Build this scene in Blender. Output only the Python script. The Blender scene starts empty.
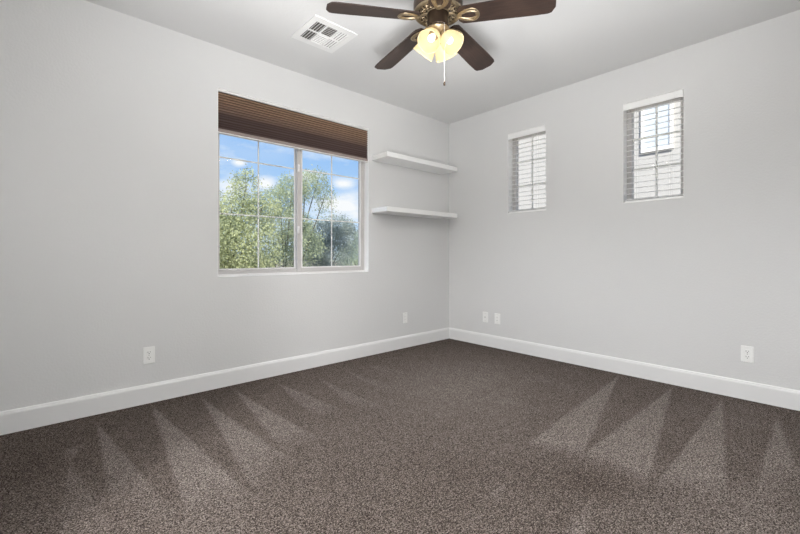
import bpy, bmesh, math, random
import numpy as np
from mathutils import Vector, Matrix

R = math.radians
C = bpy.context.scene.collection
SC = bpy.context.scene
random.seed(7)
rng = np.random.default_rng(11)
H_CEIL = 2.74

# ------------------------------------------------------------------ camera
CAM = Vector((-3.826, -3.308, 1.063))
cd = bpy.data.cameras.new('camera')
cd.sensor_width = 36.0
cd.lens = 392.0 / 800.0 * 36.0
cd.shift_y = -0.015
cd.clip_start = 0.02
cam = bpy.data.objects.new('camera', cd)
cam.location = CAM
cam.rotation_euler = (R(90), 0, R(-42.03))
C.objects.link(cam)
SC.camera = cam

# ------------------------------------------------------------------ colour management
SC.view_settings.view_transform = 'Standard'
SC.view_settings.look = 'None'
SC.view_settings.gamma = 1.0
SC.view_settings.use_curve_mapping = False
SC.view_settings.exposure = 0.05
SC.cycles.diffuse_bounces = 6
SC.cycles.max_bounces = 12
SC.cycles.transparent_max_bounces = 16
SC.cycles.caustics_reflective = False
SC.cycles.caustics_refractive = False
SC.cycles.sample_clamp_indirect = 6.0


# ------------------------------------------------------------------ node helper
class NT:
    def __init__(s, tree):
        s.t = tree
        s.n = tree.nodes
        s.l = tree.links

    def node(s, typ, ins=None, **props):
        nd = s.n.new(typ)
        for k, v in props.items():
            setattr(nd, k, v)
        for k, v in (ins or {}).items():
            sock = nd.inputs[k]
            if isinstance(v, bpy.types.NodeSocket):
                s.l.new(v, sock)
            else:
                sock.default_value = v
        return nd

    def math(s, op, a, b=0.0, c=None, clamp=False):
        nd = s.n.new('ShaderNodeMath')
        nd.operation = op
        nd.use_clamp = clamp
        for i, v in enumerate((a, b, c)):
            if v is None:
                continue
            if isinstance(v, bpy.types.NodeSocket):
                s.l.new(v, nd.inputs[i])
            else:
                nd.inputs[i].default_value = v
        return nd.outputs[0]

    def mix(s, fac, a, b, blend='MIX'):
        nd = s.n.new('ShaderNodeMix')
        nd.data_type = 'RGBA'
        nd.blend_type = blend
        for i, v in ((0, fac), (6, a), (7, b)):
            if isinstance(v, bpy.types.NodeSocket):
                s.l.new(v, nd.inputs[i])
            else:
                nd.inputs[i].default_value = v
        return nd.outputs[2]

    def ramp(s, fac, stops, interp='LINEAR'):
        nd = s.n.new('ShaderNodeValToRGB')
        nd.color_ramp.interpolation = interp
        e = nd.color_ramp.elements
        while len(e) < len(stops):
            e.new(0.5)
        for el, (p, c) in zip(e, stops):
            el.position = p
            el.color = c
        s.l.new(fac, nd.inputs[0])
        return nd.outputs[0]


def rgb(r, g, b):
    return (r, g, b, 1.0)


# ------------------------------------------------------------------ world: blue sky with clouds
world = bpy.data.worlds.new('sky')
SC.world = world
world.use_nodes = True
W = NT(world.node_tree)
W.n.clear()
tc = W.node('ShaderNodeTexCoord')
gen = tc.outputs['Generated']
sep = W.node('ShaderNodeSeparateXYZ', {0: gen})
sky = W.ramp(sep.outputs[2], [(0.0, rgb(.62, .80, .98)), (0.10, rgb(.50, .70, .95)),
                              (0.24, rgb(.34, .57, .93)), (0.45, rgb(.17, .42, .90)), (1.0, rgb(.08, .22, .62))])
mp = W.node('ShaderNodeMapping', {0: gen, 'Scale': (1.0, 1.0, 2.6)})
nz = W.node('ShaderNodeTexNoise', {0: mp.outputs[0], 'Scale': 9.0, 'Detail': 7.0, 'Roughness': .58})
nz2 = W.node('ShaderNodeTexNoise', {0: mp.outputs[0], 'Scale': 2.6, 'Detail': 2.0})


def cloud_blob(v, d, rad, squash):
    d = Vector(d).normalized()
    sub = W.node('ShaderNodeVectorMath', {0: v, 1: tuple(d)}, operation='SUBTRACT')
    sc_ = W.node('ShaderNodeVectorMath', {0: sub.outputs[0], 1: (1.0, 1.0, squash)}, operation='MULTIPLY')
    ln = W.node('ShaderNodeVectorMath', {0: sc_.outputs[0]}, operation='LENGTH')
    f = W.math('DIVIDE', ln.outputs['Value'], rad)
    return W.math('SUBTRACT', 1.0, f, clamp=True)


fwd = Vector((math.cos(R(47.97)), math.sin(R(47.97)), 0))
rgt = Vector((math.sin(R(47.97)), -math.cos(R(47.97)), 0))
cl = None
# real cumulus puffs low over the trees
for (px, py, rad, sq) in ((347, 207, .10, 1.8), (331, 203, .07, 2.0), (343, 184, .038, 1.8), (229, 188, .07, 1.4),
                          (240, 163, .022, 1.8), (308, 176, .045, 2.4), (266, 184, .036, 1.6), (356, 215, .07, 2.0),
                          (180, 205, .12, 1.7), (420, 200, .14, 2.0)):
    dvec = fwd + rgt * ((px - 400) / 392.0) + Vector((0, 0, (255 - py) / 392.0))
    b = cloud_blob(gen, dvec, rad, sq)
    cl = b if cl is None else W.math('MAXIMUM', cl, b)
hi = W.math('MULTIPLY_ADD', nz.outputs[0], 2.2, -1.1)
cl = W.math('MULTIPLY_ADD', cl, 1.15, hi, clamp=True)
blobmask = cl
thin = W.math('MULTIPLY', W.math('MULTIPLY_ADD', nz2.outputs[0], 3.0, -1.35, clamp=True), .45)
cl = W.math('MAXIMUM', blobmask, thin)
skyc = W.mix(cl, sky, rgb(.97, .98, 1.0))
grd = W.mix(W.math('MULTIPLY_ADD', sep.outputs[2], 40.0, 1.0, clamp=True), rgb(.30, .28, .24), skyc)
bg = W.node('ShaderNodeBackground', {0: grd, 1: 1.0})
W.node('ShaderNodeOutputWorld', {0: bg.outputs[0]})

# ------------------------------------------------------------------ sun (behind the house, never enters the room)
sd = bpy.data.lights.new('sun', 'SUN')
sd.energy = 8.5
sd.angle = R(0.6)
sd.color = (1.0, .95, .86)
sun = bpy.data.objects.new('sun', sd)
sun.rotation_euler = Vector((.62, .55, -.72)).to_track_quat('-Z', 'Y').to_euler()
C.objects.link(sun)

BULB_W = 9.5         # each of the four fan bulbs
HALL_FILL_W = 300.0        # fill lamp added in the invented hall

# two added fill spots acting as a flash bounced off the ceiling
for (loc, aim, watts, cone, soft) in (((-3.30, -2.80, 1.00), (-2.60, -2.20), 370.0, 114, .45),
                                      ((-3.45, -2.95, 1.30), (-3.40, -2.90), 300.0, 90, .20)):
    fl = bpy.data.lights.new('bounce_fill', 'SPOT')
    fl.energy = watts
    fl.color = (.985, .99, 1.0)
    fl.spot_size = R(cone)
    fl.spot_blend = 1.0
    fl.shadow_soft_size = soft
    flo = bpy.data.objects.new('bounce_fill', fl)
    flo.location = loc
    flo.rotation_euler = (Vector((*aim, H_CEIL)) - Vector(loc)).to_track_quat('-Z', 'Y').to_euler()
    C.objects.link(flo)


# ------------------------------------------------------------------ materials
def new_mat(name):
    m = bpy.data.materials.new(name)
    m.use_nodes = True
    t = NT(m.node_tree)
    t.n.clear()
    return m, t


def finish(t, shader):
    t.node('ShaderNodeOutputMaterial', {0: shader})


def simple(name, col, rough=.5, metal=0.0, bump=0.0, bscale=60.0, var=0.0, vscale=8.0, spec=.5):
    m, t = new_mat(name)
    co = t.node('ShaderNodeTexCoord').outputs['Object']
    c = rgb(*col)
    if var > 0:
        n = t.node('ShaderNodeTexNoise', {0: co, 'Scale': vscale, 'Detail': 3.0})
        c = t.mix(n.outputs[0], rgb(*[x * (1 - var) for x in col]), rgb(*[min(1, x * (1 + var)) for x in col]))
    b = t.node('ShaderNodeBsdfPrincipled', {'Base Color': c, 'Roughness': rough, 'Metallic': metal})
    b.inputs['Specular IOR Level'].default_value = spec
    if bump > 0:
        n = t.node('ShaderNodeTexNoise', {0: co, 'Scale': bscale, 'Detail': 3.0})
        bp = t.node('ShaderNodeBump', {'Height': n.outputs[0], 'Strength': bump, 'Distance': .004})
        t.l.new(bp.outputs[0], b.inputs['Normal'])
    finish(t, b.outputs[0])
    return m


M = {}
M['wall'] = simple('wall_paint', (.71, .71, .705), .75, bump=.35, bscale=75, var=.015, vscale=1.5, spec=.25)
M['ceiling'] = simple('ceiling_paint', (.74, .74, .735), .85, bump=.3, bscale=60, spec=.2)
M['trim'] = simple('white_trim_paint', (.82, .82, .815), .42)
M['lit_returns'] = simple('lit_return_white', (.90, .90, .89), .5)  # whiter than the wall, standing in for light on the reveals
M['shelf'] = simple('white_shelf_lacquer', (.90, .90, .89), .4)
M['plate'] = simple('white_plastic', (.90, .90, .885), .35)
M['slot'] = simple('dark_slot', (.05, .05, .05), .6)
M['steel'] = simple('steel', (.55, .54, .52), .35, 1.0)
M['vent'] = simple('vent_enamel', (.83, .83, .82), .4)
M['duct'] = simple('duct_shadow_metal', (.13, .12, .11), .8)
M['frame'] = simple('almond_vinyl', (.545, .525, .51), .45)
M['bead'] = simple('white_vinyl_bead', (.80, .79, .77), .4)
M['muntin'] = simple('muntin_aluminium', (.90, .87, .83), .75)
M['blind'] = simple('white_blind', (.90, .90, .89), .4)
def slat_mat():
    m, t = new_mat('white_slat')
    d = t.node('ShaderNodeBsdfPrincipled', {'Base Color': rgb(.93, .93, .92), 'Roughness': .4})
    tl = t.node('ShaderNodeBsdfTranslucent', {0: rgb(.95, .95, .93)})
    mx = t.node('ShaderNodeMixShader', {0: .55, 1: d.outputs[0], 2: tl.outputs[0]})
    finish(t, mx.outputs[0])
    return m


M['slat'] = slat_mat()
M['cord'] = simple('white_cord', (.8, .8, .78), .7)
M['bronze'] = simple('dark_bronze', (.075, .052, .038), .35, .75, var=.25, vscale=20)
M['gold'] = simple('antique_gold', (.34, .27, .175), .40, .85, var=.35, vscale=60)
M['bark'] = simple('bark', (.10, .085, .07), .9, bump=.6, bscale=12, var=.3)
M['dirt'] = simple('desert_gravel', (.36, .31, .25), .95, bump=.5, bscale=8, var=.2, vscale=3)
M['rooftile'] = simple('roof_tile', (.40, .26, .19), .8, bump=.5, bscale=5, var=.2)
M['darkglass'] = simple('house_window_glass', (.52, .57, .63), .08)


def wood_mat():
    m, t = new_mat('walnut_blade')
    co = t.node('ShaderNodeTexCoord').outputs['Object']
    mpn = t.node('ShaderNodeMapping', {0: co, 'Scale': (3.0, 60.0, 60.0)})
    n = t.node('ShaderNodeTexNoise', {0: mpn.outputs[0], 'Scale': 2.0, 'Detail': 5.0, 'Roughness': .6})
    c = t.ramp(n.outputs[0], [(.3, rgb(.016, .0095, .0075)), (.7, rgb(.046, .027, .020))])
    b = t.node('ShaderNodeBsdfPrincipled', {'Base Color': c, 'Roughness': .45})
    finish(t, b.outputs[0])
    return m


M['blade'] = wood_mat()


def shade_fabric():
    m, t = new_mat('woven_brown_shade')
    co = t.node('ShaderNodeTexCoord').outputs['Object']
    sp = t.node('ShaderNodeSeparateXYZ', {0: co})
    mpn = t.node('ShaderNodeMapping', {0: co, 'Scale': (14.0, 14.0, 420.0)})
    n = t.node('ShaderNodeTexNoise', {0: mpn.outputs[0], 'Scale': 1.0, 'Detail': 3.0})
    st = t.math('SINE', t.math('MULTIPLY', sp.outputs[2], 2 * math.pi / .0210))
    st = t.math('MULTIPLY_ADD', st, .75, t.math('MULTIPLY_ADD', n.outputs[0], .5, .05), clamp=True)  # light and dark of the pleats put into the stripe colour
    upper = t.mix(st, rgb(.095, .060, .048), rgb(.46, .305, .205))
    lower = t.mix(st, rgb(.130, .090, .084), rgb(.230, .168, .152))
    c = t.mix(t.math('MULTIPLY_ADD', sp.outputs[2], 8.0, 1.75, clamp=True), lower, upper)  # golden top stands in for sunlight coming through the upper pleats
    b = t.node('ShaderNodeBsdfDiffuse', {0: c, 1: .6})
    tr = t.node('ShaderNodeBsdfTranslucent', {0: rgb(.30, .18, .10)})
    mx = t.node('ShaderNodeMixShader', {0: .25, 1: b.outputs[0], 2: tr.outputs[0]})
    finish(t, mx.outputs[0])
    return m


M['shade'] = shade_fabric()
M['rail'] = simple('taupe_rail', (.28, .225, .205), .55)


def glass_mat():
    m, t = new_mat('window_glass')
    tr = t.node('ShaderNodeBsdfTransparent', {0: rgb(.97, .98, .98)})
    gl = t.node('ShaderNodeBsdfGlossy', {0: rgb(1, 1, 1), 'Roughness': .02})
    fr = t.node('ShaderNodeFresnel', {0: 1.35})
    f = t.math('MULTIPLY', fr.outputs[0], .04)
    mx = t.node('ShaderNodeMixShader', {0: f, 1: tr.outputs[0], 2: gl.outputs[0]})
    finish(t, mx.outputs[0])
    return m


M['glass'] = glass_mat()


def lampshade_mat():
    m, t = new_mat('frosted_amber_glass')
    d = t.node('ShaderNodeBsdfDiffuse', {0: rgb(.62, .55, .40)})
    tl = t.node('ShaderNodeBsdfTranslucent', {0: rgb(.95, .83, .58)})
    tr = t.node('ShaderNodeBsdfTransparent', {0: rgb(1, .94, .82)})
    m1 = t.node('ShaderNodeMixShader', {0: .55, 1: d.outputs[0], 2: tl.outputs[0]})
    m2 = t.node('ShaderNodeMixShader', {0: .32, 1: m1.outputs[0], 2: tr.outputs[0]})
    em = t.node('ShaderNodeEmission', {0: rgb(1.0, .84, .55), 1: .20})
    ad = t.node('ShaderNodeAddShader', {0: m2.outputs[0], 1: em.outputs[0]})
    finish(t, ad.outputs[0])
    return m


M['lampshade'] = lampshade_mat()


def emit(name, col, st):
    m, t = new_mat(name)
    e = t.node('ShaderNodeEmission', {0: rgb(*col), 1: st})
    finish(t, e.outputs[0])
    return m


M['bulb'] = emit('lit_bulb', (1.0, .92, .70), 3.5)
M['hall_fill_lamp'] = emit('lit_hall_fill_lamp', (1.0, .96, .90), 4.0)  # glow of the lamp added in the hall


def carpet_mat():
    m, t = new_mat('brown_twist_carpet')
    co = t.node('ShaderNodeTexCoord').outputs['Object']
    at = t.node('ShaderNodeAttribute', attribute_name='pile_lay')
    big = t.node('ShaderNodeTexNoise', {0: co, 'Scale': 26.0, 'Detail': 3.0})
    mid = t.node('ShaderNodeTexNoise', {0: co, 'Scale': 5.0, 'Detail': 3.0})
    lay = t.math('MULTIPLY_ADD', big.outputs[0], .22, at.outputs['Fac'])
    lay = t.math('MULTIPLY_ADD', mid.outputs[0], .25, lay)
    lay = t.math('ADD', lay, -.27, clamp=True)
    fine = t.node('ShaderNodeTexNoise', {0: co, 'Scale': 180.0, 'Detail': 3.0, 'Roughness': .7})
    tuft = t.node('ShaderNodeTexVoronoi', {0: co, 'Scale': 165.0, 'Randomness': 1.0})
    tv = t.node('ShaderNodeSeparateColor', {0: tuft.outputs['Color']})
    sp = t.math('MULTIPLY_ADD', fine.outputs[0], 3.5, -1.47)
    sp = t.math('MULTIPLY_ADD', tv.outputs[0], .50, sp)
    sp = t.math('ADD', sp, -.08, clamp=True)
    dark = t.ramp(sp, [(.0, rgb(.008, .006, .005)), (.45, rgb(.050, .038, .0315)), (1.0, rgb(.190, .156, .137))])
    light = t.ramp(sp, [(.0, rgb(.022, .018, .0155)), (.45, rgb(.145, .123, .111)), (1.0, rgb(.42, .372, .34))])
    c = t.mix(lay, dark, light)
    b = t.node('ShaderNodeBsdfDiffuse', {0: c, 1: .9})
    h = t.math('MULTIPLY_ADD', tuft.outputs['Distance'], -.8, fine.outputs[0])
    bp = t.node('ShaderNodeBump', {'Height': h, 'Strength': .6, 'Distance': .008})
    t.l.new(bp.outputs[0], b.inputs['Normal'])
    finish(t, b.outputs[0])
    return m


M['carpet'] = carpet_mat()


def leaf_mat(name, a, b_, tl=.35):
    m, t = new_mat(name)
    g = t.node('ShaderNodeNewGeometry')
    co = t.node('ShaderNodeTexCoord').outputs['Object']
    n = t.node('ShaderNodeTexNoise', {0: co, 'Scale': 1.6, 'Detail': 2.0})
    f = t.math('MULTIPLY_ADD', g.outputs['Random Per Island'], .55, t.math('MULTIPLY_ADD', n.outputs[0], 1.2, -.38), clamp=True)
    c = t.mix(f, rgb(*a), rgb(*b_))
    d = t.node('ShaderNodeBsdfDiffuse', {0: c})
    tr = t.node('ShaderNodeBsdfTranslucent', {0: c})
    mx = t.node('ShaderNodeMixShader', {0: tl, 1: d.outputs[0], 2: tr.outputs[0]})
    finish(t, mx.outputs[0])
    return m


M['leaf_yellow'] = leaf_mat('leaf_yellow_green', (.24, .29, .19), (.66, .68, .40))
M['leaf_green'] = leaf_mat('leaf_green', (.22, .28, .20), (.58, .62, .42))
M['leaf_blue'] = leaf_mat('leaf_blue_green', (.20, .25, .25), (.50, .55, .49))
M['leaf_pale'] = leaf_mat('leaf_pale_green', (.28, .34, .25), (.56, .63, .48))


def stucco_mat():
    m, t = new_mat('cream_stucco')
    co = t.node('ShaderNodeTexCoord').outputs['Object']
    mpn = t.node('ShaderNodeMapping', {0: co, 'Rotation': (R(90), 0, R(90))})
    br = t.node('ShaderNodeTexBrick', {0: mpn.outputs[0], 'Color1': rgb(.72, .70, .65), 'Color2': rgb(.66, .655, .63),
                                       'Mortar': rgb(.42, .41, .40), 'Scale': 1.0, 'Mortar Size': .012,
                                       'Brick Width': .42, 'Row Height': .19})
    b = t.node('ShaderNodeBsdfPrincipled', {'Base Color': br.outputs[0], 'Roughness': .9})
    n = t.node('ShaderNodeTexNoise', {0: co, 'Scale': 25.0, 'Detail': 3.0})
    bp = t.node('ShaderNodeBump', {'Height': n.outputs[0], 'Strength': .5, 'Distance': .01})
    t.l.new(bp.outputs[0], b.inputs['Normal'])
    finish(t, b.outputs[0])
    return m


M['stucco'] = stucco_mat()


# ------------------------------------------------------------------ mesh helpers
def obj(name, bm, mat, parent=None, smooth=False, kind=None):
    me = bpy.data.meshes.new(name)
    bmesh.ops.recalc_face_normals(bm, faces=bm.faces)
    bm.to_mesh(me)
    bm.free()
    me.materials.append(mat)
    if smooth:
        for p in me.polygons:
            p.use_smooth = True
        me.set_sharp_from_angle(angle=R(40))
    o = bpy.data.objects.new(name, me)
    C.objects.link(o)
    if parent:
        o.parent = parent
    if kind:
        o['kind'] = kind
    return o


def empty(name, loc, rz=0.0, label=None, cat=None, group=None):
    o = bpy.data.objects.new(name, None)
    o.empty_display_size = .1
    o.location = loc
    o.rotation_euler = (0, 0, rz)
    C.objects.link(o)
    tag(o, label, cat, group)
    return o


def tag(o, label=None, cat=None, group=None):
    if label:
        o['label'] = label
    if cat:
        o['category'] = cat
    if group:
        o['group'] = group


def add_box(bm, lo, hi, bevel=0.0, seg=2, mat=None):
    lo = Vector(lo)
    hi = Vector(hi)
    r = bmesh.ops.create_cube(bm, size=1.0)
    vs = r['verts']
    for v in vs:
        v.co = Vector(((lo[i] + hi[i]) / 2 + v.co[i] * (hi[i] - lo[i]) for i in range(3)))
    if bevel > 0:
        es = list({e for v in vs for e in v.link_edges})
        rb = bmesh.ops.bevel(bm, geom=es, offset=bevel, segments=seg, affect='EDGES', profile=.5)
        vs = list({v for f in rb['faces'] for v in f.verts} | {v for v in vs if v.is_valid})
    if mat is not None:
        for v in vs:
            v.co = mat @ v.co
    return vs


def box(lo, hi, bevel=0.0, seg=2):
    bm = bmesh.new()
    add_box(bm, lo, hi, bevel, seg)
    return bm


def add_lathe(bm, prof, n=32, mat=None, cap=True):
    rings = []
    for (r, z) in prof:
        ring = []
        for i in range(n):
            a = 2 * math.pi * i / n
            v = Vector((r * math.cos(a), r * math.sin(a), z))
            ring.append(bm.verts.new(mat @ v if mat else v))
        rings.append(ring)
    for a, b in zip(rings, rings[1:]):
        for i in range(n):
            j = (i + 1) % n
            bm.faces.new((a[i], a[j], b[j], b[i]))
    if cap:
        bm.faces.new(rings[0][::-1])
        bm.faces.new(rings[-1])


def add_tube(bm, pts, rad, n=8, cap=True, flat=1.0):
    pts = [Vector(p) for p in pts]
    rads = rad if isinstance(rad, (list, tuple)) else [rad] * len(pts)
    up = Vector((0, 0, 1))
    rings = []
    for i, p in enumerate(pts):
        d = (pts[min(i + 1, len(pts) - 1)] - pts[max(i - 1, 0)]).normalized()
        s = d.cross(up)
        if s.length < 1e-3:
            s = d.cross(Vector((1, 0, 0)))
        s.normalize()
        u = s.cross(d).normalized()
        ring = []
        for k in range(n):
            a = 2 * math.pi * k / n
            ring.append(bm.verts.new(p + s * math.cos(a) * rads[i] + u * math.sin(a) * rads[i] * flat))
        rings.append(ring)
    for a, b in zip(rings, rings[1:]):
        for k in range(n):
            j = (k + 1) % n
            bm.faces.new((a[k], a[j], b[j], b[k]))
    if cap:
        bm.faces.new(rings[0][::-1])
        bm.faces.new(rings[-1])


def add_ring_tube(bm, pts, rad, n=6, flat=1.0):
    """closed loop tube"""
    pts = [Vector(p) for p in pts]
    up = Vector((0, 0, 1))
    N = len(pts)
    rings = []
    for i, p in enumerate(pts):
        d = (pts[(i + 1) % N] - pts[i - 1]).normalized()
        s = d.cross(up).normalized()
        u = s.cross(d).normalized()
        rings.append([bm.verts.new(p + s * math.cos(2 * math.pi * k / n) * rad + u * math.sin(2 * math.pi * k / n) * rad * flat)
                      for k in range(n)])
    for i in range(N):
        a, b = rings[i], rings[(i + 1) % N]
        for k in range(n):
            j = (k + 1) % n
            bm.faces.new((a[k], a[j], b[j], b[k]))


def wall_slab(name, axis, inner, outer, u0, u1, z0, z1, holes, mat):
    """solid wall with real openings; axis 'y' = plane y const (u is x), 'x' = plane x const (u is y)"""
    us = sorted({u0, u1, *[h[0] for h in holes], *[h[1] for h in holes]})
    zs = sorted({z0, z1, *[h[2] for h in holes], *[h[3] for h in holes]})
    bm = bmesh.new()
    cache = {}

    def V(u, z, w):
        k = (round(u, 5), round(z, 5), w)
        if k not in cache:
            cache[k] = bm.verts.new((u, w, z) if axis == 'y' else (w, u, z))
        return cache[k]

    def solid(i, j):
        if i < 0 or j < 0 or i >= len(us) - 1 or j >= len(zs) - 1:
            return False
        cu, cz = (us[i] + us[i + 1]) / 2, (zs[j] + zs[j + 1]) / 2
        return not any(h[0] < cu < h[1] and h[2] < cz < h[3] for h in holes)

    for i in range(len(us) - 1):
        for j in range(len(zs) - 1):
            if not solid(i, j):
                continue
            a, b, c, d = us[i], us[i + 1], zs[j], zs[j + 1]
            for w in (inner, outer):
                bm.faces.new((V(a, c, w), V(b, c, w), V(b, d, w), V(a, d, w)))
            for (di, dj, p, q) in ((-1, 0, (a, c), (a, d)), (1, 0, (b, c), (b, d)), (0, -1, (a, c), (b, c)), (0, 1, (a, d), (b, d))):
                if not solid(i + di, j + dj):
                    bm.faces.new((V(*p, inner), V(*q, inner), V(*q, outer), V(*p, outer)))
    return obj(name, bm, mat, kind='structure')


# ------------------------------------------------------------------ room dimensions
H = H_CEIL
X0, Y0 = -4.40, -3.80        # the wall beside and the wall behind the camera
WX0, WX1, WZ0, WZ1 = -2.809, -1.292, .886, 2.404
S1 = (-1.313, -.864, 1.524, 2.412)
S2 = (-2.492, -2.040, 1.524, 2.412)
DY0, DY1, DZ = -3.55, -1.85, 2.30     # wide opening added beside the camera to let in hall fill light
HXF = -6.3

wall_slab('wall_left', 'y', 0.0, .16, X0 - .16, .16, -.3, H + .25, [(WX0, WX1, WZ0, WZ1)], M['wall'])
wall_slab('wall_right', 'x', 0.0, .16, Y0 - .16, 0.0, -.3, H + .25, [S1, S2], M['wall'])
wall_slab('wall_back', 'y', Y0, Y0 - .14, X0 - .16, 0.0, -.3, H + .25, [], M['wall'])
wall_slab('wall_near', 'x', X0, X0 - .16, Y0, 0.0, -.3, H + .25, [(DY0, DY1, 0.0, DZ)], M['wall'])
obj('ceiling', box((X0 - .0, Y0, H), (0, 0, H + .25)), M['ceiling'], kind='structure')

# carpet: one sheet with the vacuum-cleaner strokes as direction of the pile


def floor_pt(px, py):
    d = fwd + rgt * ((px - 400) / 392.0)
    k = CAM.z * 392.0 / (py - 255.0)
    p = CAM + d * k
    return (p.x, p.y)


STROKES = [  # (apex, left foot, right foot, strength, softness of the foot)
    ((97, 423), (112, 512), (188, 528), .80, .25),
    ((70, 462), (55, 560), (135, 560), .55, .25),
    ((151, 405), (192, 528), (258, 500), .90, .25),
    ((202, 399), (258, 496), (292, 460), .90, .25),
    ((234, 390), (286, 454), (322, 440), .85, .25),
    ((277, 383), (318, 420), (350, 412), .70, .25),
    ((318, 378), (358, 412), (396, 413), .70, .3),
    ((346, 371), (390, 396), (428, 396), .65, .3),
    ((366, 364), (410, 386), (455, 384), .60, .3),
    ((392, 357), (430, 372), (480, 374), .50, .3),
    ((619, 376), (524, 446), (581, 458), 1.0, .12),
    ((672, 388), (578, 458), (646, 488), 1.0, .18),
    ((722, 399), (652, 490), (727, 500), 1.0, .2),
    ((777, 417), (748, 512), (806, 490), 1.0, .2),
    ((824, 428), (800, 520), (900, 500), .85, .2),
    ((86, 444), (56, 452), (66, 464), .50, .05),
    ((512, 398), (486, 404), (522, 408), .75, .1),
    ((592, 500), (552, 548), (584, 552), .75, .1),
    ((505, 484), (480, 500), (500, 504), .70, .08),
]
PATCHES = [  # (centre, radius across, radius deep, lay) broad lighter and darker areas, in metres
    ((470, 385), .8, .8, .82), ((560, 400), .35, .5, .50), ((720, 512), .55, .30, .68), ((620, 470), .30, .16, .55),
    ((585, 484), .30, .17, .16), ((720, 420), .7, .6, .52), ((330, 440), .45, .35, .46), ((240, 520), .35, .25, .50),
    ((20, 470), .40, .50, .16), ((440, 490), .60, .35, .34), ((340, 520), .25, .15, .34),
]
nx, ny = 400, 345
xs = np.linspace(X0, 0.0, nx)
ys = np.linspace(Y0, 0.0, ny)
GX, GY = np.meshgrid(xs, ys)
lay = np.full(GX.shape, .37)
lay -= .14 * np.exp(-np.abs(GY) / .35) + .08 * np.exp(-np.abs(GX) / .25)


def tri_sd(P, A, B, D):
    """signed distance-ish (positive inside) to the triangle sides from the apex; soft foot"""
    A, B, D = np.array(A), np.array(B), np.array(D)

    def edge(p, q, X, Y):
        e = q - p
        n_ = np.array([-e[1], e[0]]) / np.hypot(*e)
        return (X - p[0]) * n_[0] + (Y - p[1]) * n_[1]
    cen = (A + B + D) / 3
    out = []
    for p, q in ((A, B), (A, D), (B, D)):
        s = edge(p, q, GX, GY)
        if edge(p, q, cen[0], cen[1]) < 0:
            s = -s
        out.append(s)
    return out


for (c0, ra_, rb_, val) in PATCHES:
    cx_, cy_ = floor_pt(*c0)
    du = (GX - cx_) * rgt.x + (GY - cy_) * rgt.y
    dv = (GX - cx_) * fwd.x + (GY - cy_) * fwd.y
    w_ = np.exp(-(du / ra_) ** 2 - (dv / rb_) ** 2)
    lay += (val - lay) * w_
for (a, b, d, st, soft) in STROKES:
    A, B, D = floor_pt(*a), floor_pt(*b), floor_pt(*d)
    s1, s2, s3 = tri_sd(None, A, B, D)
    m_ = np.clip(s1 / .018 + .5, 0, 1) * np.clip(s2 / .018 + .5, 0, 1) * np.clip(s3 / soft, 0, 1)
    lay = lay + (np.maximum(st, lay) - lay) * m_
verts = [(float(x), float(y), 0.0) for y in ys for x in xs]
faces = [(j * nx + i, j * nx + i + 1, (j + 1) * nx + i + 1, (j + 1) * nx + i) for j in range(ny - 1) for i in range(nx - 1)]
fm = bpy.data.meshes.new('floor')
fm.from_pydata(verts, [], faces)
at = fm.attributes.new('pile_lay', 'FLOAT', 'POINT')
at.data.foreach_set('value', lay.ravel().astype(np.float32))
fm.materials.append(M['carpet'])
fo = bpy.data.objects.new('floor', fm)
fo['kind'] = 'structure'
C.objects.link(fo)

# invented hall beyond the opening, added to bring in fill light
hy0, hy1 = DY0 - .6, DY1 + .6
wall_slab('wall_fill_hall_back', 'x', HXF, HXF - .1, hy0 - .1, hy1 + .1, -.3, H, [], M['wall'])
wall_slab('wall_fill_hall_left', 'y', hy1, hy1 + .1, HXF, X0 - .16, -.3, H, [], M['wall'])
wall_slab('wall_fill_hall_right', 'y', hy0, hy0 - .1, HXF, X0 - .16, -.3, H, [], M['wall'])
obj('ceiling', box((HXF - .1, hy0 - .1, H), (X0 - .16, hy1 + .1, H + .2)), M['ceiling'], kind='structure')
obj('floor', box((HXF - .1, hy0 - .1, -.2), (X0, hy1 + .1, -.001)), M['carpet'], kind='structure')

# baseboards: moulded profile, one piece per wall
def baseboard(name, p, q, nrm):
    """p->q along the wall, nrm into the room"""
    prof = [(0, 0), (.016, 0), (.016, .112), (.0145, .120), (.0115, .125), (.0105, .130), (.0075, .1345), (0, .136)]
    bm = bmesh.new()
    p, q, n_ = Vector(p), Vector(q), Vector(nrm)
    ra = [bm.verts.new(p + n_ * a + Vector((0, 0, b))) for a, b in prof]
    rb = [bm.verts.new(q + n_ * a + Vector((0, 0, b))) for a, b in prof]
    for i in range(len(prof) - 1):
        bm.faces.new((ra[i], ra[i + 1], rb[i + 1], rb[i]))
    bm.faces.new(ra)
    bm.faces.new(rb[::-1])
    return obj(name, bm, M['trim'], kind='structure')


baseboard('baseboard_left', (X0, 0, 0), (0, 0, 0), (0, -1, 0))
baseboard('baseboard_right', (0, Y0, 0), (0, -.016, 0), (-1, 0, 0))
baseboard('baseboard_near', (X0, DY1 + .06, 0), (X0, -.016, 0), (1, 0, 0))
baseboard('baseboard_back', (X0, Y0, 0), (-.016, Y0, 0), (0, 1, 0))
bm = bmesh.new()
add_box(bm, (X0, DY0 - .06, 0), (X0 + .014, DY0, DZ + .06), .003)
add_box(bm, (X0, DY1, 0), (X0 + .014, DY1 + .06, DZ + .06), .003)
add_box(bm, (X0, DY0, DZ), (X0 + .014, DY1, DZ + .06), .003)
obj('trim_1', bm, M['trim'], kind='structure')  # casing of the added hall opening

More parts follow.
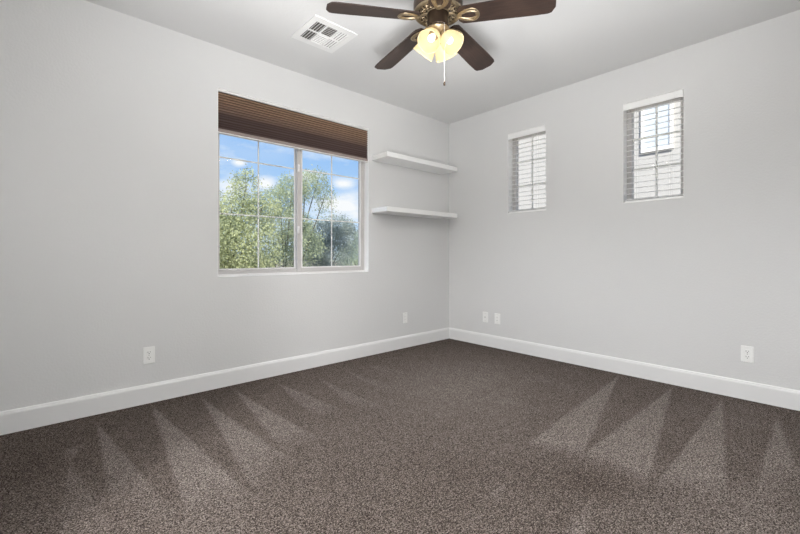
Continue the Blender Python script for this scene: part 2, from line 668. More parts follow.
# liners with light put into their colour, for the window returns
def lit_returns(name, axis, u0, u1, z0, z1, d0, d1):
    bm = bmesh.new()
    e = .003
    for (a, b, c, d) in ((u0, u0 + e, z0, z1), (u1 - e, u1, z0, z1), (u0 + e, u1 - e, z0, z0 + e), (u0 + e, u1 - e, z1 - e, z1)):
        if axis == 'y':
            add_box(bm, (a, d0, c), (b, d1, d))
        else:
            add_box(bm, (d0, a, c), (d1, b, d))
    return obj(name, bm, M['lit_returns'], kind='structure')


lit_returns('trim_2', 'y', WX0, WX1, WZ0, WZ1, -.001, .16)
lit_returns('trim_3', 'x', *S1, -.001, .16)
lit_returns('trim_4', 'x', *S2, -.001, .16)

# ------------------------------------------------------------------ big window: frame, fixed light, sliding sash
FY0, FY1 = .070, .150
win = empty('window_1', ((WX0 + WX1) / 2, FY0, WZ0))
win['kind'] = 'structure'
wo = Vector(win.location)


def wbox(bm, x0, x1, y0, y1, z0, z1, bev=.002):
    add_box(bm, Vector((x0, y0, z0)) - wo, Vector((x1, y1, z1)) - wo, bev, 1)


bm = bmesh.new()
fw_ = .038
wbox(bm, WX0, WX0 + .032, FY0, FY1, WZ0, WZ1)
wbox(bm, WX1 - fw_ + .010, WX1, FY0, FY1, WZ0, WZ1)
wbox(bm, WX0 + .032, WX1 - fw_ + .010, FY0, FY1, WZ1 - fw_, WZ1)
wbox(bm, WX0 + .032, WX1 - fw_ + .010, FY0 + .016, FY1, WZ0, WZ0 + .045)
obj('window_frame', bm, M['frame'], win)
bm = bmesh.new()
wbox(bm, WX0 + .001, WX1 - .001, FY0 - .006, FY0 + .016, WZ0 + .0005, WZ0 + .017, .003)
obj('sill_track', bm, M['bead'], win)


def sash(x0, x1, y0, y1, z0, z1, wl, wr, wt, wb, name):
    s = bmesh.new()
    wbox(s, x0, x0 + wl, y0, y1, z0, z1)
    wbox(s, x1 - wr, x1, y0, y1, z0, z1)
    wbox(s, x0 + wl, x1 - wr, y0, y1, z1 - wt, z1)
    wbox(s, x0 + wl, x1 - wr, y0, y1, z0, z0 + wb)
    so = obj(name, s, M['frame'], win)
    gx0, gx1, gz0, gz1 = x0 + wl, x1 - wr, z0 + wb, z1 - wt
    ym = (y0 + y1) / 2
    b = bmesh.new()
    t_ = .010
    for yy in ((y0 - .002, ym - .004),):
        wbox(b, gx0 - .001, gx0 + t_, *yy, gz0, gz1, .001)
        wbox(b, gx1 - t_, gx1 + .001, *yy, gz0, gz1, .001)
        wbox(b, gx0 + t_, gx1 - t_, *yy, gz1 - t_, gz1, .001)
        wbox(b, gx0 + t_, gx1 - t_, *yy, gz0 - .001, gz0 + t_, .001)
    obj('glazing_bead', b, M['bead'], so)
    g = bmesh.new()
    wbox(g, gx0, gx1, ym - .002, ym + .002, gz0, gz1, 0)
    obj('glass_pane', g, M['glass'], so)
    mu = bmesh.new()
    mw = .0056
    xm = (gx0 + gx1) / 2
    wbox(mu, xm - mw, xm + mw, ym + .003, ym + .010, gz0, gz1, .001)
    for k in (1, 2):
        zz = gz0 + (gz1 - gz0) * k / 3
        wbox(mu, gx0, gx1, ym + .0035, ym + .0095, zz - mw, zz + mw, .001)
    obj('muntin_grid', mu, M['muntin'], so)
    return so, (gx0, gx1, gz0, gz1)


XM = -2.060
sash(WX0 + .028, XM + .004, .112, .140, WZ0 + .040, WZ1 - fw_, .010, .022, .012, .012, 'fixed_sash')
so, _ = sash(XM - .018, WX1 - .020, .074, .104, WZ0 + .020, WZ1 - .030, .044, .030, .030, .036, 'sliding_sash')
for zz in (1.30, 1.88):
    bm = bmesh.new()
    wbox(bm, XM - .016, XM + .002, .060, .075, zz - .035, zz + .035, .003)
    wbox(bm, XM - .012, XM - .004, .048, .061, zz - .012, zz + .020, .003)
    obj('sash_latch', bm, M['bead'], so)
bm = bmesh.new()
wbox(bm, WX1 - .034, WX1 - .022, .062, .075, 1.24, 1.34, .003)
obj('pull_handle', bm, M['frame'], so)

# ------------------------------------------------------------------ two small windows on the right wall
for idx, (a, b, z0, z1) in enumerate((S1, S2)):
    wn = empty('window_%d' % (idx + 2), (.085, (a + b) / 2, z0))
    wn['kind'] = 'structure'
    o3 = Vector(wn.location)

    def sb(bm, x0, x1, y0, y1, zz0, zz1, bev=.002):
        add_box(bm, Vector((x0, y0, zz0)) - o3, Vector((x1, y1, zz1)) - o3, bev, 1)
    bm = bmesh.new()
    f = .042
    sb(bm, .085, .15, a, a + f, z0, z1)
    sb(bm, .085, .15, b - f, b, z0, z1)
    sb(bm, .085, .15, a + f, b - f, z0, z0 + f)
    sb(bm, .085, .15, a + f, b - f, z1 - f, z1)
    obj('window_frame', bm, M['frame'], wn)
    bm = bmesh.new()
    sb(bm, .116, .120, a + f, b - f, z0 + f, z1 - f, 0)
    obj('glass_pane', bm, M['glass'], wn)
    bm = bmesh.new()
    mw = .008
    sb(bm, .122, .132, (a + b) / 2 - mw, (a + b) / 2 + mw, z0 + f, z1 - f, .001)
    for k in (1, 2):
        zz = z0 + f + (z1 - z0 - 2 * f) * k / 3
        sb(bm, .1225, .1315, a + f, b - f, zz - mw, zz + mw, .001)
    obj('muntin_grid', bm, M['muntin'], wn)

# ------------------------------------------------------------------ brown pleated shade in the big window
sh = empty('pleated_shade', ((WX0 + WX1) / 2, .03, WZ1), label='brown pleated fabric shade drawn halfway up over the large window', cat='blind')
o2 = Vector(sh.location)
bm = bmesh.new()
add_box(bm, Vector((WX0 + .004, .010, WZ1 - .020)) - o2, Vector((WX1 - .004, .056, WZ1 - .001)) - o2, .003)
obj('headrail', bm, M['bead'], sh)
bm = bmesh.new()
zt, zb = WZ1 - .020, 2.083
pts = []
z = zt
k = 0
while z > zb:
    fr = (zt - z) / (zt - zb)
    pitch = .0105 if fr < .55 else .0062
    pts.append(((.012 if k % 2 else .026 + .004 * fr), z))
    z -= pitch
    k += 1
pts.append((.014, zb))
xa, xb = WX0 + .003, WX1 - .003
front = [(bm.verts.new(Vector((xa, y, zz)) - o2), bm.verts.new(Vector((xb, y, zz)) - o2)) for y, zz in pts]
back = [(bm.verts.new(Vector((xa, .062 - y, zz)) - o2), bm.verts.new(Vector((xb, .062 - y, zz)) - o2)) for y, zz in pts]
for a_, b_ in zip(front, front[1:]):
    bm.faces.new((a_[0], a_[1], b_[1], b_[0]))
for a_, b_ in zip(back, back[1:]):
    bm.faces.new((a_[1], a_[0], b_[0], b_[1]))
for (f0, f1), (g0, g1) in zip(zip(front, front[1:]), zip(back, back[1:])):
    bm.faces.new((f0[0], f1[0], g1[0], g0[0]))
    bm.faces.new((f0[1], g0[1], g1[1], f1[1]))
bm.faces.new((front[0][0], back[0][0], back[0][1], front[0][1]))
bm.faces.new((front[-1][0], front[-1][1], back[-1][1], back[-1][0]))
obj('pleated_fabric', bm, M['shade'], sh)
bm = bmesh.new()
add_box(bm, Vector((WX0 + .003, .010, 2.057)) - o2, Vector((WX1 - .003, .050, 2.084)) - o2, .004)
br_ = obj('bottom_rail', bm, M['rail'], sh)
bm = bmesh.new()
add_box(bm, Vector((WX0 + .003, .012, 2.049)) - o2, Vector((WX1 - .003, .048, 2.0575)) - o2, .001, 1)
obj('rail_trim', bm, M['bead'], br_)


# ------------------------------------------------------------------ white slat blinds in the small windows
def slat_blind(a, b, z0, z1, label):
    t = empty('slat_blind', (.03, (a + b) / 2, z1), label=label, cat='blind', group='white slat blinds in the small windows')
    o = Vector(t.location)

    def lb(bm, x0, x1, y0, y1, zz0, zz1, bev=.002):
        add_box(bm, Vector((x0, y0, zz0)) - o, Vector((x1, y1, zz1)) - o, bev, 1)
    bm = bmesh.new()
    lb(bm, -.010, .002, a + .004, b - .004, z1 - .066, z1 - .008, .003)
    lb(bm, .002, .020, a + .004, a + .010, z1 - .066, z1 - .008, .001)
    lb(bm, .002, .020, b - .010, b - .004, z1 - .066, z1 - .008, .001)
    obj('valance', bm, M['blind'], t)
    bm = bmesh.new()
    lb(bm, .010, .056, a + .012, b - .012, z1 - .046, z1 - .002)
    obj('headrail', bm, M['blind'], t)
    bm = bmesh.new()
    n = 17
    zz0, zz1 = z0 + .035, z1 - .085
    tilt = R(12)
    for k in range(n):
        zc = zz1 + (zz0 - zz1) * k / (n - 1)
        # crowned slat: cross-section arc
        prof = []
        for j in range(5):
            u = (j / 4 - .5) * .048
            crown = .0022 * (1 - (2 * u / .048) ** 2)
            prof.append((.033 + u * math.cos(tilt) - crown * math.sin(tilt), zc + u * math.sin(tilt) + crown * math.cos(tilt)))
        top = prof
        bot = [(x_, z_ - .0028) for x_, z_ in prof[::-1]]
        loop = top + bot
        ra = [bm.verts.new(Vector((x_, a + .008, z_)) - o) for x_, z_ in loop]
        rb = [bm.verts.new(Vector((x_, b - .008, z_)) - o) for x_, z_ in loop]
        L = len(loop)
        for i in range(L):
            j = (i + 1) % L
            bm.faces.new((ra[i], ra[j], rb[j], rb[i]))
        bm.faces.new(ra[::-1])
        bm.faces.new(rb)
    obj('slats', bm, M['slat'], t)
    bm = bmesh.new()
    lb(bm, .010, .056, a + .008, b - .008, z0 + .004, z0 + .020, .003)
    obj('bottom_rail', bm, M['blind'], t)
    for fy in (.22, .78):
        bm = bmesh.new()
        yy = a + (b - a) * fy
        for xx in (.0085, .058):
            add_tube(bm, [Vector((xx, yy, z1 - .05)) - o, Vector((xx, yy, z0 + .012)) - o], .0009, 5)
        obj('ladder_cord', bm, M['cord'], t)
    for yy in (a + .0005, b - .0065):
        bm = bmesh.new()
        lb(bm, .004, .012, yy, yy + .006, z0 + .0005, z0 + .022, .001)
        obj('hold_down_bracket', bm, M['steel'], t)
    return t


slat_blind(*S1, 'white slat blind in the small window nearer the room corner')
slat_blind(*S2, 'white slat blind in the small window farther from the room corner')

# ------------------------------------------------------------------ two floating shelves
for z0, z1, lab in ((2.072, 2.122, 'upper of two white floating shelves right of the large window'),
                    (1.511, 1.561, 'lower of two white floating shelves right of the large window')):
    s = obj('floating_shelf', box((-.555, -.128, -.025), (.555, .128, .025), .0025, 2), M['shelf'])
    s.location = (-.697, -.1285, (z0 + z1) / 2)
    tag(s, lab, 'shelf', 'white floating shelves')


# ------------------------------------------------------------------ wall plates
def plate(name, kind, loc, facing, label, group=None, w=.074, h=.120):
    """built facing -Y, then turned; facing 0 = left wall, -90 = right wall"""
    t = empty(name, loc, R(facing), label, 'outlet' if kind != 'coax' else 'cable jack', group)
    bm = box((-w / 2, -.006, -h / 2), (w / 2, 0, h / 2), .0035, 3)
    obj('cover_plate', bm, M['plate'], t)
    if kind == 'duplex':
        for s_ in (-1, 1):
            zc = s_ * .0195
            bm = bmesh.new()
            vs = []
            for k in range(28):
                a = 2 * math.pi * k / 28
                x = .0172 * math.cos(a)
                z = max(-.0135, min(.0135, .0172 * math.sin(a)))
                vs.append((x, z))
            f_ = [bm.verts.new((x, -.0085, zc + z)) for x, z in vs]
            g_ = [bm.verts.new((x, -.004, zc + z)) for x, z in vs]
            bm.faces.new(f_)
            bm.faces.new(g_[::-1])
            for i in range(28):
                j = (i + 1) % 28
                bm.faces.new((f_[i], f_[j], g_[j], g_[i]))
            rc = obj('receptacle', bm, M['plate'], t)
            bm = bmesh.new()
            add_box(bm, (-.0085, -.0088, zc - .001), (-.0060, -.008, zc + .0085))
            add_box(bm, (.0060, -.0088, zc + .0005), (.0085, -.008, zc + .0075))
            add_lathe(bm, [(.0030, 0), (.0030, .0008)], 10, Matrix.Translation((0, -.0088, zc - .0075)) @ Matrix.Rotation(R(-90), 4, 'X'))
            obj('slots', bm, M['slot'], rc)
        screws = (0,)
    elif kind == 'decora':
        bm = bmesh.new()
        add_box(bm, (-.0165, -.0085, -.033), (.0165, -.004, .033), .0015)
        rc = obj('receptacle', bm, M['plate'], t)
        for zc in (-.017, .017):
            bm = bmesh.new()
            add_box(bm, (-.0078, -.0088, zc - .004), (-.0060, -.008, zc + .004))
            add_box(bm, (.0060, -.0088, zc - .004), (.0078, -.008, zc + .004))
            obj('slots', bm, M['slot'], rc)
        screws = (-.048, .048)
    else:
        bm = bmesh.new()
        rot = Matrix.Translation((0, -.005, 0)) @ Matrix.Rotation(R(90), 4, 'X')
        add_lathe(bm, [(.0085, 0), (.0085, .004), (.0050, .0045), (.0050, .012), (.0030, .012)], 6, rot)
        obj('coax_connector', bm, M['steel'], t)
        screws = (-.042, .042)
    for zc in screws:
        bm = bmesh.new()
        add_lathe(bm, [(.0034, 0), (.0034, .0010), (.0020, .0016)], 12, Matrix.Translation((0, -.0055, zc)) @ Matrix.Rotation(R(90), 4, 'X'))
        obj('screw', bm, M['steel'], t)
    return t


g = 'white wall outlets'
plate('wall_outlet', 'duplex', (-3.279, 0, .342), 0, 'white outlet on the left wall below and left of the large window', g)
plate('wall_outlet', 'decora', (-.771, 0, .342), 0, 'white outlet on the left wall below the floating shelves', g)
plate('cable_jack', 'coax', (0, -.562, .335), -90, 'white cable jack plate on the right wall, nearer the room corner')
plate('wall_outlet', 'decora', (0, -.727, .335), -90, 'white outlet just right of the cable jack plate', g)
plate('wall_outlet', 'duplex', (0, -2.878, .334), -90, 'white outlet on the right wall below the farther small window', g)

# ------------------------------------------------------------------ ceiling register
vx0, vx1, vy0, vy1 = -2.436, -2.072, -.880, -.522
vt = empty('ceiling_vent', ((vx0 + vx1) / 2, (vy0 + vy1) / 2, H), label='white square louvered air vent on the ceiling beside the fan', cat='vent')
hw = (vx1 - vx0) / 2
cols = [(-.138, -.054), (-.042, .042), (.054, .138)]
rows = [(-.130, -.006), (.006, .130)]
# flange with six real openings
us = sorted({-hw, hw, *[v for c_ in cols for v in c_]})
vs_ = sorted({-hw, hw, *[v for r_ in rows for v in r_]})
bm = bmesh.new()
cache = {}


def vv(x, y, z_):
    k = (round(x, 5), round(y, 5), z_)
    if k not in cache:
        cache[k] = bm.verts.new((x, y, z_))
    return cache[k]


def openc(i, j):
    if i < 0 or j < 0 or i >= len(us) - 1 or j >= len(vs_) - 1:
        return True
    cx_, cy_ = (us[i] + us[i + 1]) / 2, (vs_[j] + vs_[j + 1]) / 2
    return any(c_[0] < cx_ < c_[1] for c_ in cols) and any(r_[0] < cy_ < r_[1] for r_ in rows)


ZT, ZB = -.003, -.009
for i in range(len(us) - 1):
    for j in range(len(vs_) - 1):
        if openc(i, j):
            continue
        a, b, c_, d = us[i], us[i + 1], vs_[j], vs_[j + 1]
        for z_ in (ZT, ZB):
            bm.faces.new((vv(a, c_, z_), vv(b, c_, z_), vv(b, d, z_), vv(a, d, z_)))
        for di, dj, p, q in ((-1, 0, (a, c_), (a, d)), (1, 0, (b, c_), (b, d)), (0, -1, (a, c_), (b, c_)), (0, 1, (a, d), (b, d))):
            if openc(i + di, j + dj):
                bm.faces.new((vv(*p, ZT), vv(*q, ZT), vv(*q, ZB), vv(*p, ZB)))
# thin outer lip turned up against the ceiling
for v in bm.verts:
    if (abs(abs(v.co.x) - hw) < 1e-4 or abs(abs(v.co.y) - hw) < 1e-4):
        v.co.z = -.0005 if v.co.z > -.006 else -.0088
obj('vent_flange', bm, M['vent'], vt)
bm = bmesh.new()
add_box(bm, (-.145, -.137, -.0025), (.145, .137, -.0004))
obj('dark_backing', bm, M['duct'], vt)  # flat dark plate standing in for the shaded depth of the duct
for ci, (a, b) in enumerate(cols):
    for (c_, d) in rows:
        bm = bmesh.new()
        if ci != 1:
            n = 4
            for k in range(n):
                xc = a + (b - a) * (k + .5) / n
                ang = R(-38) if ci == 0 else R(30)
                hwid = .0072 if ci == 0 else .0058
                add_box(bm, (-hwid, c_, -.0006), (hwid, d, .0006), mat=Matrix.Translation((xc, 0, -.0075)) @ Matrix.Rotation(ang, 4, 'Y'))
        else:
            n = 6
            for k in range(n):
                yc = c_ + (d - c_) * (k + .5) / n
                ang = R(-30) if c_ > 0 else R(30)
                hwid = .0080 if c_ < 0 else .0046
                add_box(bm, (a, -hwid, -.0006), (b, hwid, .0006), mat=Matrix.Translation((0, yc, -.0075)) @ Matrix.Rotation(ang, 4, 'X'))
        obj('louver_bank', bm, M['vent'], vt)

# ------------------------------------------------------------------ ceiling fan with light kit
FX, FYc = -2.080, -1.711
fan = empty('ceiling_fan', (FX, FYc, H), label='dark bronze five-blade ceiling fan with four lit glass lamp shades', cat='ceiling fan')
zz = lambda z: z - H      # heights above the floor to heights under the mount
bm = bmesh.new()
add_lathe(bm, [(.030, zz(2.662)), (.040, zz(2.668)), (.062, zz(2.690)), (.070, zz(2.715)), (.072, zz(2.7395))], 40)
obj('canopy', bm, M['bronze'], fan, True)
bm = bmesh.new()
add_lathe(bm, [(.014, zz(2.64)), (.014, zz(2.67))], 20)
obj('downrod', bm, M['bronze'], fan, True)
bm = bmesh.new()
add_lathe(bm, [(.128, zz(2.512)), (.143, zz(2.516)), (.147, zz(2.530)), (.147, zz(2.575)), (.140, zz(2.598)), (.118, zz(2.620)),
               (.070, zz(2.636)), (.030, zz(2.650))], 56)
obj('motor_housing', bm, M['bronze'], fan, True)
# gold bottom rim of the motor
bm = bmesh.new()
add_lathe(bm, [(.118, zz(2.513)), (.124, zz(2.506)), (.134, zz(2.503)), (.143, zz(2.508)), (.146, zz(2.517)), (.143, zz(2.520))], 56, cap=False)
obj('motor_rim', bm, M['gold'], fan, True)
# gold scrollwork on the underside
bm = bmesh.new()
zu = zz(2.508)
for k in range(10):
    a0 = 2 * math.pi * k / 10 + R(9.8 + 18)
    for sgn in (-1, 1):
        pts = []
        for j in range(22):
            t_ = j / 21
            th = t_ * R(400)
            rr = .019 * (1 - .80 * t_)
            cxr, cxt = .094, sgn * .0165
            lr = cxr + rr * math.cos(th)
            lt = cxt + sgn * rr * math.sin(th)
            pts.append(Vector((lr * math.cos(a0) - lt * math.sin(a0), lr * math.sin(a0) + lt * math.cos(a0), zu)))
        add_tube(bm, pts, .0034, 6)
    r0, r1 = .066, .122
    add_tube(bm, [Vector((r0 * math.cos(a0), r0 * math.sin(a0), zu)), Vector((r1 * math.cos(a0), r1 * math.sin(a0), zu))], .0038, 6)
add_ring_tube(bm, [Vector((.068 * math.cos(2 * math.pi * i / 40), .068 * math.sin(2 * math.pi * i / 40), zu)) for i in range(40)], .004)
obj('scrollwork', bm, M['gold'], fan, True)
bm = bmesh.new()
add_lathe(bm, [(.060, zz(2.513)), (.063, zz(2.500)), (.063, zz(2.440)), (.066, zz(2.436)), (.066, zz(2.428)), (.058, zz(2.420)), (.030, zz(2.416))], 40)
obj('switch_housing', bm, M['bronze'], fan, True)
bm = bmesh.new()
add_lathe(bm, [(.058, zz(2.421)), (.072, zz(2.415)), (.074, zz(2.408)), (.064, zz(2.396)), (.050, zz(2.386)), (.034, zz(2.376)),
               (.016, zz(2.366)), (.012, zz(2.356)), (.004, zz(2.350))], 40)
fit = obj('light_fitter', bm, M['gold'], fan, True)

# blades and blade irons, modelled along +X then turned
PITCH = R(-12)
DROOP = R(3.9)


def blade_bm():
    bm = bmesh.new()
    pr = []
    r0, r1 = .122, .662

    def half_w(u):
        return .063 + .013 * min(1, u / .75)
    out = []
    N = 26
    for i in range(N + 1):
        u = i / N
        x = r0 + (r1 - r0) * u
        w = half_w(u)
        e = .045
        if x > r1 - e:
            q = (x - (r1 - e)) / e
            w = w - e * .95 * (1 - math.sqrt(max(0, 1 - q * q)))
        if x < r0 + .03:
            q = (r0 + .03 - x) / .03
            w = w - .022 * (1 - math.sqrt(max(0, 1 - q * q)))
        out.append((x, w))
    loop = [(x, w) for x, w in out] + [(x, -w) for x, w in out[::-1]]
    th = .0032
    rot = Matrix.Translation((0, 0, zz(2.485))) @ Matrix.Rotation(DROOP, 4, 'Y') @ Matrix.Rotation(PITCH, 4, 'X')
    up = [bm.verts.new(rot @ Vector((x, y, th))) for x, y in loop]
    dn = [bm.verts.new(rot @ Vector((x, y, -th))) for x, y in loop]
    bm.faces.new(up)
    bm.faces.new(dn[::-1])
    L = len(loop)
    for i in range(L):
        j = (i + 1) % L
        bm.faces.new((up[i], up[j], dn[j], dn[i]))
    return bm


def iron_bm():
    bm = bmesh.new()
    rot = Matrix.Translation((0, 0, zz(2.485))) @ Matrix.Rotation(DROOP, 4, 'Y') @ Matrix.Rotation(PITCH, 4, 'X')
    zb_ = -.0072
    # arm from the flywheel
    p_in = [Vector((.072, 0, zz(2.498))), Vector((.092, 0, zz(2.494))), Vector((.108, 0, zz(2.482))), Vector((.122, 0, zz(2.472))), rot @ Vector((.145, 0, zb_))]
    add_tube(bm, p_in, [.014, .012, .010, .010, .011], 10, flat=.55)
    # shield-shaped open loop under the blade root
    lp = []
    for i in range(36):
        a = 2 * math.pi * i / 36
        x = .182 + .060 * math.cos(a)
        w = .054 * (0.45 + .55 * (x - .122) / .120)
        lp.append(rot @ Vector((x, w * math.sin(a), zb_)))
    add_ring_tube(bm, lp, .0085, 8, .5)
    # inner scrolls
    for sgn in (-1, 1):
        pts = [rot @ Vector((.125 + .110 * t_, sgn * (.004 + .022 * math.sin(t_ * 2.6)), zb_)) for t_ in [k / 9 for k in range(10)]]
        add_tube(bm, pts, .0065, 6, flat=.6)
    # bosses with screws
    for (x, y) in ((.168, .032), (.168, -.032), (.236, 0)):
        add_lathe(bm, [(.0085, -.011), (.0105, -.008), (.0105, -.0032)], 14, rot @ Matrix.Translation((x, y, 0)))
    return bm


b0 = i0 = None
for k in range(5):
    ang = R(9.8 + 72 * k)
    if b0 is None:
        b0 = obj('blade', blade_bm(), M['blade'], fan, True)
        i0 = obj('blade_iron', iron_bm(), M['gold'], fan, True)
        b, i_ = b0, i0
    else:
        b, i_ = b0.copy(), i0.copy()
        for q in (b, i_):
            C.objects.link(q)
            q.parent = fan
    b.rotation_euler = (0, 0, ang)
    i_.rotation_euler = (0, 0, ang)

# four lamps
TILT = R(42)
for k in range(4):
    az = R(193 + 90 * k)
    dirh = Vector((math.cos(az), math.sin(az), 0))
    axis = (dirh * math.sin(TILT) + Vector((0, 0, -math.cos(TILT)))).normalized()
    neck = dirh * .040 + Vector((0, 0, zz(2.372)))
    rot = axis.to_track_quat('Z', 'X').to_matrix().to_4x4()
    mt = Matrix.Translation(neck) @ rot
    bm = bmesh.new()
    add_tube(bm, [dirh * .012 + Vector((0, 0, zz(2.385))), dirh * .030 + Vector((0, 0, zz(2.384))), neck + axis * .004], [.010, .010, .012], 10)
    add_lathe(bm, [(.020, -.012), (.029, -.004), (.031, .006), (.030, .016), (.026, .018)], 24, mt)
    arm = obj('lamp_holder', bm, M['gold'], fan, True)
    bm = bmesh.new()
    outer = [(.026, .010), (.034, .016), (.047, .030), (.056, .048), (.061, .068), (.065, .088), (.069, .104)]
    inner = [(r_ - .0035, z_) for r_, z_ in outer[::-1]]
    add_lathe(bm, outer + inner, 40, mt, cap=False)
    shd = obj('lamp_shade', bm, M['lampshade'], fan, True)
    bm = bmesh.new()
    prof = [(.010, .018), (.013, .026)] + [(.019 * math.sin(R(a_)) if a_ < 180 else .0005, .052 - .019 * math.cos(R(180 - a_)) * -1 * -1) for a_ in ()]
    prof += [(.0185, .040), (.0215, .052), (.0205, .064), (.0155, .073), (.0080, .078), (.0010, .0795)]
    add_lathe(bm, prof, 20, mt)
    bo = obj('bulb', bm, M['bulb'], shd, True)
    ld = bpy.data.lights.new('bulb_light', 'SPOT')      # light leaving the mouth of the glass shade
    ld.energy = BULB_W
    ld.spot_size = R(172)
    ld.spot_blend = .25
    ld.color = (1.0, .96, .90)
    ld.shadow_soft_size = .03
    lo = bpy.data.objects.new('bulb_light', ld)
    lo.location = Vector((FX, FYc, H)) + neck + axis * .112
    lo.rotation_euler = axis.to_track_quat('-Z', 'Y').to_euler()
    C.objects.link(lo)

# pull chain
cp = rgt * .022 - fwd * .045
bm = bmesh.new()
top, bot = zz(2.425), zz(2.075)
add_tube(bm, [Vector((cp.x * 1.32, cp.y * 1.32, top)), Vector((cp.x * 1.45, cp.y * 1.45, top - .012)), Vector((cp.x * 1.45, cp.y * 1.45, top - .03)), Vector((cp.x * 1.45, cp.y * 1.45, bot))], .0011, 6)
ch = obj('pull_chain', bm, M['cord'], fan)
bm = bmesh.new()
add_lathe(bm, [(.001, .004), (.004, .0), (.0065, -.008), (.0070, -.016), (.0045, -.022), (.001, -.024)], 16, Matrix.Translation((cp.x * 1.45, cp.y * 1.45, bot)))
obj('pull_fob', bm, M['bronze'], ch, True)

# ------------------------------------------------------------------ unseen lamp added in the invented hall as fill
hl = empty('added_ceiling_lamp', (-5.35, (hy0 + hy1) / 2, H), label='round flush ceiling lamp added as fill in the invented hall', cat='lamp')
bm = bmesh.new()
add_lathe(bm, [(.005, -.085), (.08, -.075), (.13, -.05), (.15, -.022)], 32)
obj('lamp_bowl', bm, M['hall_fill_lamp'], hl, True)
bm = bmesh.new()
add_lathe(bm, [(.155, -.024), (.16, -.012), (.16, -.0005)], 32)
obj('lamp_base', bm, M['trim'], hl, True)
ld = bpy.data.lights.new('hall_fill', 'POINT')
ld.energy = HALL_FILL_W
ld.color = (.99, .985, .99)
ld.shadow_soft_size = .12
lo = bpy.data.objects.new('hall_fill', ld)
lo.location = (-5.35, (hy0 + hy1) / 2, H - .24)
C.objects.link(lo)

# ------------------------------------------------------------------ outside: ground, trees, the house next door
obj('ground', box((-120, -40, -3.4), (160, 260, -3.2)), M['dirt'], kind='structure')


def leaves_mesh(name, centers, dirs, length, width, mat, parent, seed):
    r = np.random.default_rng(seed)
    n = len(centers)
    d = dirs / np.linalg.norm(dirs, axis=1, keepdims=True)
    t_ = np.cross(d, r.normal(size=(n, 3)))
    t_ /= np.linalg.norm(t_, axis=1, keepdims=True)
    ln = (length * r.uniform(.6, 1.3, n))[:, None]
    wd = (width * r.uniform(.7, 1.3, n))[:, None]
    v = np.empty((n, 4, 3))
    v[:, 0] = centers
    v[:, 1] = centers + d * ln * .5 + t_ * wd * .5
    v[:, 2] = centers + d * ln
    v[:, 3] = centers + d * ln * .5 - t_ * wd * .5
    me = bpy.data.meshes.new(name)
    me.from_pydata(v.reshape(-1, 3).tolist(), [], np.arange(n * 4).reshape(n, 4).tolist())
    me.materials.append(mat)
    o = bpy.data.objects.new(name, me)
    C.objects.link(o)
    o.parent = parent
    return o


def tree(base, lobes, mat, label, seed, strands=700, per=14, droop=.8, leaf=(.080, .030), strand_len=.55, lean=0.0):
    """lobes: (x, y, z, rx, ry, rz) crown masses in world metres; weeping strands hang from each"""
    r = np.random.default_rng(seed)
    t = empty('tree', base, label=label, cat='tree', group=None)
    b3 = np.array(base)
    vol = np.array([l[3] * l[4] * l[5] for l in lobes])
    pick = r.choice(len(lobes), size=strands, p=vol ** .67 / (vol ** .67).sum())
    cs, ds = [], []
    for q in pick:
        l = np.array(lobes[q])
        u = r.normal(size=3)
        u /= np.linalg.norm(u)
        rad = r.uniform(.25, 1) ** .45
        s = l[:3] + u * l[3:] * rad
        out = u * np.array([1, 1, .6])
        for j in range(per):
            f = j / per
            p = s + out * strand_len * .55 * f + np.array([0, 0, -1]) * strand_len * droop * f * f + r.normal(size=3) * .07
            cs.append(p)
            ds.append(out * (.6 - .4 * f) + np.array([0, 0, -droop * (.3 + f)]) + r.normal(size=3) * .8)
    leaves_mesh('foliage', np.array(cs) - b3, np.array(ds), leaf[0], leaf[1], mat, t, seed + 1)
    bm = bmesh.new()
    fork = Vector((lean * .5, 0, 1.9 + .25 * r.random()))
    add_tube(bm, [(0, 0, -.05), (.05 + lean * .15, .03, .8), fork], [.16, .12, .08], 10)
    for l in lobes:
        c = Vector(l[:3]) - Vector(base)
        mid = fork.lerp(c, .5) + Vector((r.normal() * .12, r.normal() * .12, .15))
        add_tube(bm, [fork - Vector((0, 0, .1)), mid, c, c + Vector((r.normal() * .15, r.normal() * .15, l[5] * .7))], [.04, .026, .014, .006], 7)
    obj('trunk', bm, M['bark'], t, True)
    return t


def at_y(px, py, Y):
    d = fwd + rgt * ((px - 400) / 392.0) + Vector((0, 0, (255 - py) / 392.0))
    k = (Y - CAM.y) / d.y
    return CAM + d * k


def lobe(px, py, Y, rx, ry, rz):
    p = at_y(px, py, Y)
    return (p.x, p.y, p.z, rx, ry, rz)


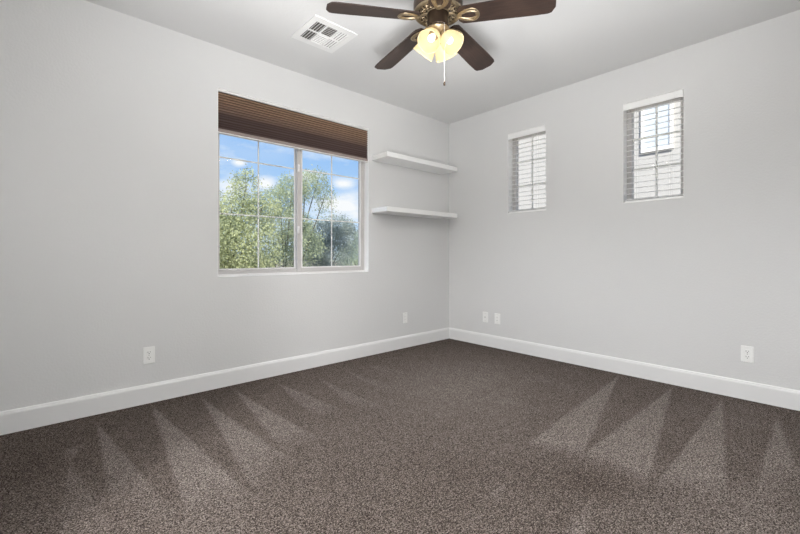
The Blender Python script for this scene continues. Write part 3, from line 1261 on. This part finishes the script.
GZ = -3.2
tree((at_y(222, 240, 9.2).x, 9.2, GZ), [
    lobe(246, 188, 9.0, .30, .4, .60), lobe(232, 208, 9.0, .6, .6, .5), lobe(262, 208, 9.2, .5, .6, .45),
    lobe(226, 240, 8.8, .9, .8, .8), lobe(250, 246, 8.8, .8, .8, .9), lobe(205, 225, 9.2, .9, .8, .9),
    lobe(238, 290, 8.8, 1.3, .9, 1.0), lobe(185, 250, 9.2, 1.1, .9, 1.2)],
    M['leaf_yellow'], 'yellow-green bushy tree filling the left pane of the large window', 21, strands=3600, droop=.5)
tree((at_y(282, 240, 10.6).x, 10.6, GZ), [
    lobe(292, 186, 10.6, .5, .5, .45), lobe(280, 200, 10.6, .6, .6, .5), lobe(306, 182, 10.5, .34, .4, .45), lobe(318, 180, 10.6, .24, .35, .42),
    lobe(325, 196, 10.6, .22, .35, .50), lobe(285, 222, 10.8, .9, .8, .6), lobe(300, 240, 10.8, .8, .8, .7), lobe(276, 265, 10.6, 1.0, .8, .8), lobe(290, 292, 10.6, 1.4, .8, .8)],
    M['leaf_green'], 'tall loose weeping tree behind the middle mullion of the window', 33, strands=2500, droop=.7)
tree((at_y(330, 240, 12.5).x, 12.5, GZ), [
    lobe(322, 232, 12.5, .7, .7, .6), lobe(338, 226, 12.5, .6, .7, .55), lobe(347, 238, 12.5, .45, .6, .7), lobe(328, 252, 12.5, 1.0, .8, .7),
    lobe(312, 250, 12.5, .8, .8, .7), lobe(335, 285, 12.5, 1.5, .9, 1.0)],
    M['leaf_blue'], 'dark blue-green tree in the lower part of the right window pane', 45, strands=2700, droop=.6)
tree((at_y(368, 240, 15.5).x, 15.5, GZ), [
    lobe(362, 242, 15.5, .75, .7, .75), lobe(352, 256, 15.3, .8, .7, .6), lobe(372, 240, 15.5, .9, .8, 1.0), lobe(366, 266, 15.4, 1.6, .9, .8), lobe(390, 250, 15.5, 1.4, .9, 1.2), lobe(360, 292, 15.4, 2.2, .9, 1.0)],
    M['leaf_pale'], 'pale green shrubby tree at the far right edge of the large window', 57, strands=1800, droop=.4, leaf=(.10, .045))

hs = empty('neighbor_house', (4.4, 0, GZ), label='cream two-storey house next door seen through the slat blinds', cat='house')
ho = Vector(hs.location)
bm = bmesh.new()
add_box(bm, Vector((4.4, -9, GZ)) - ho, Vector((10, 3.4, 4.6)) - ho)
obj('house_wall', bm, M['stucco'], hs)
bm = bmesh.new()
e0, e1 = 3.9, 10.5
pv = [(e0, 4.55), (7.2, 6.2), (e1, 4.55), (e1, 4.40), (7.2, 6.05), (e0, 4.40)]
ra = [bm.verts.new(Vector((x, -9.5, z)) - ho) for x, z in pv]
rb = [bm.verts.new(Vector((x, 3.9, z)) - ho) for x, z in pv]
bm.faces.new(ra)
bm.faces.new(rb[::-1])
for i in range(6):
    j = (i + 1) % 6
    bm.faces.new((ra[i], ra[j], rb[j], rb[i]))
obj('house_roof', bm, M['rooftile'], hs)
for (a, b, c_, d) in ((-1.35, -.95, 3.0, 4.0),):
    bm = bmesh.new()
    for (y0, y1, z0, z1) in ((a - .05, a, c_ - .05, d + .05), (b, b + .05, c_ - .05, d + .05), (a, b, c_ - .05, c_), (a, b, d, d + .05)):
        add_box(bm, Vector((4.35, y0, z0)) - ho, Vector((4.41, y1, z1)) - ho)
    fr = obj('house_window', bm, M['bead'], hs)
    bm = bmesh.new()
    add_box(bm, Vector((4.375, a, c_)) - ho, Vector((4.399, b, d)) - ho)
    obj('window_glass', bm, M['darkglass'], fr)
